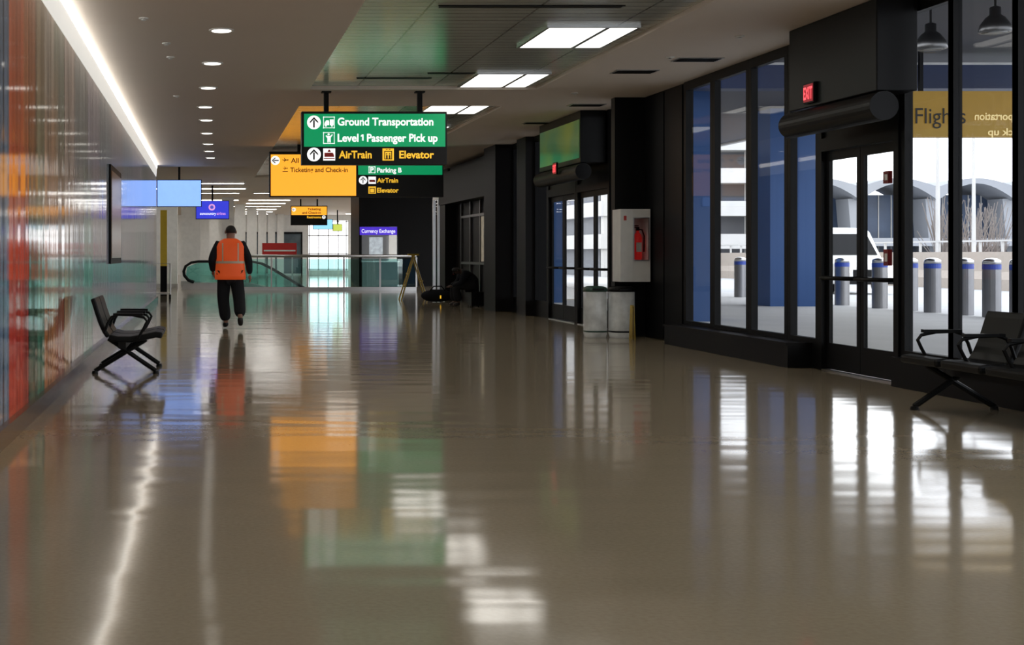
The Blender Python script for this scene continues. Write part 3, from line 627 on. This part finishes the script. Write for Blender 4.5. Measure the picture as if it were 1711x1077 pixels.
MB().box(q(604.5),q(664),yk+0.1,yk+0.12,1.0,2.0,CLEAR).make('counter_glass',parent=e)
MB().box(q(625),q(648),yk+1.5,yk+1.55,1.2,1.95,M('rate_board',(0.6,0.65,0.7),0.4,emit=0.6,scale=8,var=0.5)).make('rate_board',parent=e)
MB().box(q(601),q(663),yk-0.06,yk-0.001,2.02,2.34,M('kiosk_sign',(0.05,0.02,0.4),0.4,emit=0.6,ecol=(0.08,0.03,0.7))).make('sign_board',parent=e)
text('Currency Exchange',S_WHITE,e,(q(604),yk-0.065,2.18),width=(660-604)/sk,height=0.15,bold=0.008)
MB().box(2.3,3.7,54,54.5,1.2,1.72,RED).box(2.4,2.46,54.1,54.2,0,1.2,STEEL).box(3.5,3.56,54.1,54.2,0,1.2,STEEL).box(2.35,3.65,53.99,54,1.38,1.44,WHITE).make('red_banner_board',label='red banner board on two steel posts',category='banner')
e=empty('luggage_cart',(-1.25,36.6,0),label='grey luggage cart beside the glass wall end',category='luggage cart')
MB().tube([(-1.5,36.4,0.15),(-1.5,36.4,1.0),(-1.0,36.4,1.0),(-1.0,36.4,0.15)],0.02,STEEL).box(-1.5,-1.0,36.4,37.2,0.15,0.19,STEEL).make('frame',parent=e)
for x in (-1.48,-1.02):
    for y in (36.45,37.15): MB().cyl((x-0.02,y,0.075),(x+0.02,y,0.075),0.075,0.075,BLACK).make('wheel',parent=e)

# ---------------------------------------------------------------- people
def skin(verts,radii,edges,mat,sub=2):
    me=bpy.data.meshes.new('s'); me.from_pydata(verts,edges,[]); ob=bpy.data.objects.new('s',me); COL.objects.link(ob)
    ob.modifiers.new('k','SKIN'); sv=me.skin_vertices[0].data
    for i,r in enumerate(radii):
        rr=r if isinstance(r,tuple) else (r,r); sv[i].radius=rr; sv[i].use_root=(i==0)
    ss=ob.modifiers.new('u','SUBSURF'); ss.levels=sub; ss.render_levels=sub
    dg=bpy.context.evaluated_depsgraph_get(); dg.update(); m2=bpy.data.meshes.new_from_object(ob.evaluated_get(dg))
    mb=MB(); mb.add([v.co.copy() for v in m2.vertices],[tuple(p.vertices) for p in m2.polygons],mat)
    bpy.data.objects.remove(ob); return mb
def merge(a,b):
    o=len(a.v); a.v+=b.v
    for f,k in zip(b.f,b.m): a.f.append([i+o for i in f]); a.m.append(a.mi(b.mats[k]))
    return a
def build_person(org,J,label,mats,facing,bulk=1.0):
    O=Vector(org); fwd=Vector(facing)
    L=lambda p:O+Vector(p)
    e=empty('person',tuple(O),label=label,category='person')
    names=['pelvis','spine','chest','neck','head','crown','shL','elL','wrL','shR','elR','wrR','hipL','knL','anL','toeL','hipR','knR','anR','toeR']
    R=[.115,.11,.125,.058,.088,.072,.06,.045,.03,.06,.045,.03,.085,.06,.045,.03,.085,.06,.045,.03]
    ED=[(0,1),(1,2),(2,3),(3,4),(4,5),(2,6),(6,7),(7,8),(2,9),(9,10),(10,11),(0,12),(12,13),(13,14),(14,15),(0,16),(16,17),(17,18),(18,19)]
    mb=skin([L(J[n]) for n in names],R,ED,mats['skin'])
    hc=L(J['head']); side=fwd.cross(Vector((0,0,1))).normalized()
    mb.ell(hc+fwd*0.095-Vector((0,0,0.01)),.013,.018,.022,mats['skin'],8,6)
    for sg in(-1,1):
        mb.ell(hc+side*sg*0.088,.016,.024,.034,mats['skin'],8,6)
        mb.ell(hc+side*sg*0.032+fwd*0.078+Vector((0,0,0.018)),.012,.012,.009,S_BLACK,8,6)
    mb.ell(hc+fwd*0.085-Vector((0,0,0.045)),.022,.010,.006,RED,8,6)
    for sd,sg in (('L',-1),('R',1)):
        w_=L(J['wr'+sd]); el=L(J['el'+sd]); d=(w_-el).normalized(); sx=side*sg
        fr=fwd-d*fwd.dot(d); fr=fr.normalized() if fr.length>0.1 else Vector((0,0,1))
        palm=w_+d*0.085
        mb=merge(mb,skin([w_,w_+d*0.045,palm],[(.026),(.032),(.03)],[(0,1),(1,2)],mats['skin'],1))
        inn=-sx
        for k,(off,ln) in enumerate(((.03,.07),(.01,.08),(-.01,.075),(-.03,.058))):
            b0=palm-d*0.02+fr*off*0.9; b1=b0+d*ln*0.6; b2=b1+(d*0.6+inn*0.7)*ln*0.5
            mb=merge(mb,skin([b0,b1,b2],[.0095,.0085,.007],[(0,1),(1,2)],mats['skin'],1))
        b0=w_+d*0.04+fr*0.025
        mb=merge(mb,skin([b0,b0+fr*0.03+d*0.03,b0+fr*0.035+d*0.06+inn*0.01],[.012,.011,.008],[(0,1),(1,2)],mats['skin'],1))
    mb.make('body',parent=e,smooth=True)
    k=bulk
    sv=[J['pelvis'],J['spine'],J['chest'],tuple(Vector(J['chest']).lerp(Vector(J['neck']),.6)),J['shL'],J['elL'],J['wrL'],J['shR'],J['elR'],J['wrR']]
    skin([L(p) for p in sv],[.135*k,.14*k,.15*k,.085,.085*k,.068*k,.052,.085*k,.068*k,.052],[(0,1),(1,2),(2,3),(2,4),(4,5),(5,6),(2,7),(7,8),(8,9)],mats['shirt']).make('shirt',parent=e,smooth=True)
    pv=[J['pelvis'],J['hipL'],J['knL'],J['anL'],J['hipR'],J['knR'],J['anR']]
    skin([L(p) for p in pv],[.145*k,.125*k,.10*k,.095*k,.125*k,.10*k,.095*k],[(0,1),(1,2),(2,3),(0,4),(4,5),(5,6)],mats['pants']).make('trousers',parent=e,smooth=True)
    for sd in 'LR':
        a=L(J['an'+sd]);t=L(J['toe'+sd]); h=a+(a-t).normalized()*0.035; h.z-=0.035
        hh=Vector(h); md=h.lerp(t,.55)
        skin([hh,md,t],[.056,.052,.04],[(0,1),(1,2)],mats['shoe'],2).make('shoe',parent=e,smooth=True)
    mh=MB(); up=(L(J['crown'])-hc).normalized(); rings=[]
    c=hc-fwd*0.008+up*0.018
    for j in range(7):
        ph=j/6*math.pi/2*0.97; rr=.094*math.cos(ph); rings.append([c+up*(.085*math.sin(ph)+0.01)+(side*math.cos(t)*rr*.93+fwd*math.sin(t)*rr*1.05) for t in [2*math.pi*i/20 for i in range(20)]])
    low=[c-up*0.035+(side*math.cos(t)*.084+fwd*(math.sin(t)*.092 if math.sin(t)<0 else math.sin(t)*0.03)) for t in [2*math.pi*i/20 for i in range(20)]]
    mh.loft([low]+rings,mats['hair']); mh.make('hair',parent=e,smooth=True)
    return e
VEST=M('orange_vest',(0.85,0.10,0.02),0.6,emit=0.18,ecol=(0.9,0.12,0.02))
REFL=M('reflective_tape',(0.6,0.5,0.36),0.35,emit=0.02)
DKC=M('dark_cloth',(0.013,0.014,0.018),0.8,spec=0.2); PANTS=M('charcoal_trousers',(0.018,0.018,0.02),0.8,spec=0.2); HAIR=M('dark_hair',(0.012,0.009,0.007),0.7); SHOE=M('black_shoe',(0.01,0.01,0.01),0.4)
org=(0.40,22.2,0)
J=dict(pelvis=(0,0,.95),spine=(0,.0,1.12),chest=(0,0.01,1.34),neck=(0,0.01,1.50),head=(0.01,0.03,1.63),crown=(0.01,0.03,1.71),
 shL=(-.205,0,1.41),elL=(-.31,-.06,1.16),wrL=(-.29,.12,.97),shR=(.205,0,1.41),elR=(.31,-.03,1.16),wrR=(.33,-.04,.91),
 hipL=(-.10,0,.88),knL=(-.12,.10,.5),anL=(-.07,.10,.11),toeL=(-.09,.25,.04),hipR=(.10,0,.88),knR=(.15,-.02,.52),anR=(.16,-.32,.22),toeR=(.17,-.26,.06))
pe=build_person(org,J,'walking worker seen from behind in orange reflective safety vest',dict(skin=SKIN,shirt=DKC,pants=PANTS,hair=HAIR,shoe=SHOE),(0,1,0),1.1)
def ring(z,rx,ry,cx=0,cy=0,n=28,pw=0.8):
    out=[]
    for i in range(n):
        t=2*math.pi*i/n; c,s_=math.cos(t),math.sin(t)
        out.append((org[0]+cx+rx*math.copysign(abs(c)**pw,c),org[1]+cy+ry*math.copysign(abs(s_)**pw,s_),z))
    return out
prof=[(0.83,.26,.19),(0.9,.26,.195),(1.0,.25,.19),(1.14,.24,.19),(1.28,.245,.195),(1.38,.245,.19),(1.44,.22,.16),(1.49,.16,.125),(1.52,.10,.09)]
MB().loft([ring(*p) for p in prof],VEST).make('safety_vest',parent=pe,smooth=True)
def interp(z):
    for p,q_ in zip(prof,prof[1:]):
        if p[0]<=z<=q_[0]:
            t=(z-p[0])/(q_[0]-p[0]); return p[1]+(q_[1]-p[1])*t,p[2]+(q_[2]-p[2])*t
    return prof[-1][1:]
def band(z0,z1): 
    rs=[]
    for z in (z0,(z0+z1)/2,z1):
        a,b=interp(z); rs.append(ring(z,a+.006,b+.006))
    MB().loft(rs,REFL,cap=False).make('reflective_stripe',parent=pe,smooth=True)
band(1.10,1.14)
for sx in(-.13,.13):
  for fy in (-1,1):
    rs=[]
    for k in range(9):
        z=1.14+k*(1.44-1.14)/8; a,b=interp(z)
        def yy(xx): 
            u=min(.999,abs(xx)/a); return org[1]+fy*(b+.008)*(1-u**(2/.8))**(.8/2)
        xa,xb=sx-.011,sx+.011
        rs.append([(org[0]+xa,yy(xa),z),(org[0]+xb,yy(xb),z)])
    mb=MB()
    mb.add([p for r_ in rs for p in r_],[(2*k,2*k+1,2*k+3,2*k+2) for k in range(8)],REFL)
    mb.make('reflective_stripe',parent=pe,smooth=True,recalc=False)

# hunched seated person on a case
org2=(6.15,31.6,0)
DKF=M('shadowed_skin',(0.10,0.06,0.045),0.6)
J2=dict(pelvis=(.28,0,.54),spine=(.22,0,.66),chest=(.08,0,.80),neck=(-.05,0,.86),head=(-.14,0,.85),crown=(-.19,0,.90),
 shL=(.02,.18,.80),elL=(-.08,.24,.56),wrL=(-.27,.12,.50),shR=(.02,-.18,.80),elR=(-.08,-.24,.56),wrR=(-.27,-.12,.50),
 hipL=(.22,.1,.52),knL=(-.2,.14,.50),anL=(-.16,.14,.11),toeL=(-.30,.14,.04),hipR=(.22,-.1,.52),knR=(-.2,-.14,.50),anR=(-.12,-.14,.11),toeR=(-.26,-.14,.04))
build_person(org2,J2,'person in dark clothes sitting hunched forward on a case',dict(skin=DKF,shirt=DKC,pants=PANTS,hair=HAIR,shoe=SHOE),Vector((-1,0,-0.35)).normalized(),1.15)
MB().box(6.30,6.62,31.3,31.9,0.03,0.36,BLACK).box(6.35,6.5,31.27,31.3,0.2,0.23,BLACK).box(6.32,6.36,31.35,31.4,0,0.03,BLACK).box(6.55,6.6,31.8,31.85,0,0.03,BLACK).make('suitcase',bevel=0.02,label='black suitcase lying flat under seated person',category='suitcase')
e=empty('duffel_bag',(6.05,34.6,0),label='dark duffel bag on the floor with orange tag',category='bag')
MB().ell((6.05,34.6,0.17),.42,.2,.17,DKC,18,10).make('bag_body',parent=e,smooth=True)
MB().tube([(5.85,34.5,.3),(5.95,34.45,.42),(6.15,34.45,.42),(6.25,34.5,.3)],0.015,BLACK).make('handle',parent=e)
MB().box(6.1,6.13,34.38,34.4,.1,.18,S_YTXT).make('tag',parent=e)

# ---------------------------------------------------------------- outside
ROAD=M('asphalt_light',(0.42,0.42,0.42),0.85,scale=0.8)
struct(MB().box(6.9,17.5,-30,36.9,-0.2,-0.01,CONC).box(14.1,17.5,36.9,110,-0.2,-0.01,CONC),'floor.001','pale concrete sidewalk outside')
struct(MB().box(17.5,400,-60,400,-0.35,-0.12,ROAD).box(-60,17.5,110,400,-0.35,-0.12,ROAD),'floor.002','grey roadway outside')
struct(MB().box(7.2,16.5,4,60,4.8,5.1,M('canopy_soffit',(0.05,0.05,0.06),0.7)).box(16.5,16.7,4,60,4.75,5.4,CONC),'ceiling.007','dark canopy over the outdoor sidewalk')
def ribbed(x0,x1,y0,y1,z1,label):
    mb=MB().box(x0,x1,y0,y1,-0.01,z1,BLUEW); x=(x0+x1)/2; mb.box(x-.012,x+.012,y0-0.006,y0,-0.01,z1,BLUEW)
    mb.make('blue_pillar',label=label,category='pillar',group='outdoor blue pillars')
ribbed(8.6,9.52,24.8,26,4.8,'flat blue metal clad pillar outside')
ribbed(13.7,15.1,32,33.2,4.8,'flat blue metal clad pillar outside')
ribbed(8.5,9.4,34.5,35.5,4.8,'flat blue metal clad pillar outside')
MB().box(7.3,15,23,23.4,4.15,4.6,BLUED).box(7.3,15,22.98,23.0,4.56,4.6,STEEL).make('blue_beam',label='dark blue painted beam under outdoor canopy',category='beam')
so=100.0; yo=F/so
e=empty('flight_sign',(13,yo,3.2),label='yellow sign with dark lettering and painted mirror reflection beyond the window',category='sign')
a=px(so,1512,229);b=px(so,1800,152)
MB().box(a[0],b[0],yo,yo+0.15,a[1],b[1],M('outdoor_sign_yellow',(0.30,0.17,0.008),0.5,emit=0.12,ecol=(0.5,0.27,0.01))).make('panel',parent=e)
for xx in (a[0]+0.3,b[0]-0.3): MB().box(xx-.03,xx+.03,yo+.04,yo+.1,b[1],4.8,BLACK).make('hanging_rod',parent=e)
S=Sign(e,so,yo); S.txt('Flights',1529,193,1613,27,S_DKTXT,3,0.0)
FT=M('reflected_text',(0.7,0.55,0.25),0.5,emit=0.35,ecol=(0.9,0.7,0.3))  # mirrored lettering below is a window reflection painted onto the sign
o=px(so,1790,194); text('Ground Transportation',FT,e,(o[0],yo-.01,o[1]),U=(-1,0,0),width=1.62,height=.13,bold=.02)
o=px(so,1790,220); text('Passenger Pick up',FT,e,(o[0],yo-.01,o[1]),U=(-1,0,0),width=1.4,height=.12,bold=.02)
for (pxx,pyy) in ((1555,60),(1663,32)):
    x,y,z=wp(pxx,pyy,122)
    e=empty('pendant_lamp',(x,y,4.8),label='dark bell shaped pendant lamp under canopy',category='lamp',group='canopy pendant lamps')
    MB().lathe((x,y,z-.18),[(.2,0),(.21,.01),(.19,.10),(.12,.2),(.07,.24),(.07,.34),(.03,.36)],DSTEEL).make('lamp_shade',parent=e,smooth=True)
    MB().cyl((x,y,z+.18),(x,y,4.8),.015,.015,BLACK,8).make('stem',parent=e)
    MB().lathe((x,y,z-.22),[(.1,0),(.15,.02),(.17,.04)],CLEAR).make('lens',parent=e,smooth=True)
b0=None
BB=M('bollard_blue',(0.02,0.06,0.35),0.4)
for pxx in (1237,1407,1470,1520,1558,1612,1657,1703,1755,1330,1185):
    s=(pxx-VX)/15.8; y=F/s
    if b0 is None:
        y00=y; e=empty('bollard',(15.8,y,0),label='round stainless steel bollard with blue band',category='bollard',group='sidewalk bollards')
        MB().lathe((15.8,y,-.01),[(.17,0),(.17,.96)],M('bollard_steel',(0.24,0.24,0.25),0.35,0.8)).make('post',parent=e,smooth=False)
        MB().lathe((15.8,y,.95),[(.172,0),(.172,.1)],BB).make('band',parent=e,smooth=False)
        MB().lathe((15.8,y,1.05),[(.17,0),(.165,.08),(.1,.12),(.01,.13)],STEEL).make('cap',parent=e,smooth=True)
        b0=e
    else: copytree(b0,(0,y-y00,0))
mb=MB().prism([(30,-.12),(30,.3),(30.25,.6),(30.3,1.35),(30.6,1.35),(30.65,.6),(30.9,.3),(30.9,-.12)],lambda p,a:(p[0],a,p[1]),30,78,M('pale_concrete',(0.36,0.31,0.26),0.8))
for k in range(33): mb.box(30.4,30.48,30+k*1.45,30.08+k*1.45,1.35,1.75,CONC)
mb.box(30.38,30.5,30,78,1.75,1.82,CONC)
mb.make('roadside_barrier',label='long pale concrete roadside barrier with top railing',category='barrier')
for (pxx) in (1567,1627):
    s=36.7 if pxx<1600 else 33; x,y,z=wp(pxx,230,s)
    e=empty('street_lamp',(x,y,-.12),label='tall thin grey street lamp pole',category='street lamp',group='street lamps')
    MB().cyl((x,y,-.12),(x,y,9),.11,.06,CONC,10).make('pole',parent=e); MB().tube([(x,y,9),(x-.5,y,9.4),(x-1.5,y,9.5)],.05,WHITE).make('arm',parent=e)
    MB().ell((x-1.7,y,9.5),.4,.15,.08,WHITE,10,6).make('lamp_head',parent=e)
BW=M('vault_concrete',(0.28,0.29,0.31),0.8,scale=0.2); BG=M('curtain_glass',(0.05,0.075,0.13),0.4,scale=0.5,var=0.5)
e=empty('terminal_building',(90,151,-.12),label='distant terminal building with pale scalloped vaulted roof',category='building')
MB().box(50,140,154,160,-.12,8.2,BG).make('glazed_wall',parent=e)
mb=MB()
for k in range(10):
    xc=52+k*8.8; h=4.4
    top=[(xc-h+2*h*i/12,8.9+1.0*math.sin(math.pi*i/12)) for i in range(13)]
    bot=[(xc-h+2*h*i/12,7.4+1.9*math.sin(math.pi*i/12)) for i in range(13)]
    mb.prism(top+bot[::-1],lambda p,a:(p[0],a,p[1]),149,158,BW)
    mb.prism([(xc-h-.9,7.6),(xc-h+.9,7.6),(xc-h+.25,-.12),(xc-h-.25,-.12)],lambda p,a:(p[0],a,p[1]),150,153,BW)
mb.make('vaulted_roof',parent=e)
mb=MB().box(48,140,147,153.5,2.2,3.1,BW)
for k in range(60): mb.box(50+k*1.5,50.12+k*1.5,153.9,154,0,8.2,CONC)
mb.make('window_mullions',parent=e)
e=empty('parking_garage',(33,82,-.12),label='grey multi level parking structure',category='building')
mb=MB()
for i in range(4): mb.box(24,38,80,100,1.6+i*2.0,2.5+i*2.0,CONC)
for x in (24.2,28.5,33,37.3): mb.box(x,x+.6,80.2,80.8,-.12,8.5,CONC)
mb.make('decks',parent=e); MB().box(24.5,37.5,82,99,-.12,8,M('garage_interior',(0.16,0.165,0.18),0.8)).make('interior',parent=e)
TW=M('bare_twigs',(0.20,0.17,0.15),0.9)
for k in range(5):
    x,y=49+k*3.0,88+k*3.4; mb=MB(); random.seed(k)
    for j in range(48):
        a=random.uniform(0,6.28); r1=random.uniform(.3,1.6); h=random.uniform(2,5.2)
        mb.tube([(x,y,-.12),(x+.4*r1*math.cos(a),y+.4*r1*math.sin(a),h*.5),(x+r1*math.cos(a),y+r1*math.sin(a),h)],.024,TW,4)
    mb.make('bare_tree',label='leafless brown multi stemmed tree by road',category='tree',group='bare roadside trees')
def van(x,y):
    e=empty('van',(x,y,-.12),label='white passenger van facing the terminal with dark windshield',category='van')
    z=-.12
    def rg(yy,w_,zb,zt,r=.15): return [(x-w_,yy,z+zb),(x+w_,yy,z+zb),(x+w_,yy,z+zt-r),(x+w_-r,yy,z+zt),(x-w_+r,yy,z+zt),(x-w_,yy,z+zt-r)]
    MB().loft([rg(y,.8,.45,.95),rg(y+.15,.95,.35,1.15),rg(y+.9,.98,.35,1.3),rg(y+1.7,.93,.35,2.3),rg(y+5,.93,.35,2.4),rg(y+5.1,.88,.4,2.3)],WHITE).make('body',parent=e,bevel=.03)
    MB().prism([(x-.8,1.36),(x+.8,1.36),(x+.7,2.1),(x-.7,2.1)],lambda p,a:(p[0],y+.93+(p[1]-1.36)*.8-a,z+p[1]),0,.02,BLACKG).make('windshield',parent=e)
    MB().box(x-.5,x+.5,y-.02,y+.1,z+.6,z+.85,BLACK).make('grille',parent=e)
    for sx in(-1,1):
        MB().box(x+sx*.7-.14,x+sx*.7+.14,y+.0,y+.12,z+.75,z+.92,S_WHITE).make('headlight',parent=e)
        for yy in (y+1.0,y+4.1): MB().cyl((x+sx*.78,yy,z+.34),(x+sx*.97,yy,z+.34),.34,.34,BLACK,20).make('wheel',parent=e)
    MB().box(x-.95,x+.95,y-.08,y+.1,z+.35,z+.55,BLACK).make('bumper',parent=e)
van(22.6,45)
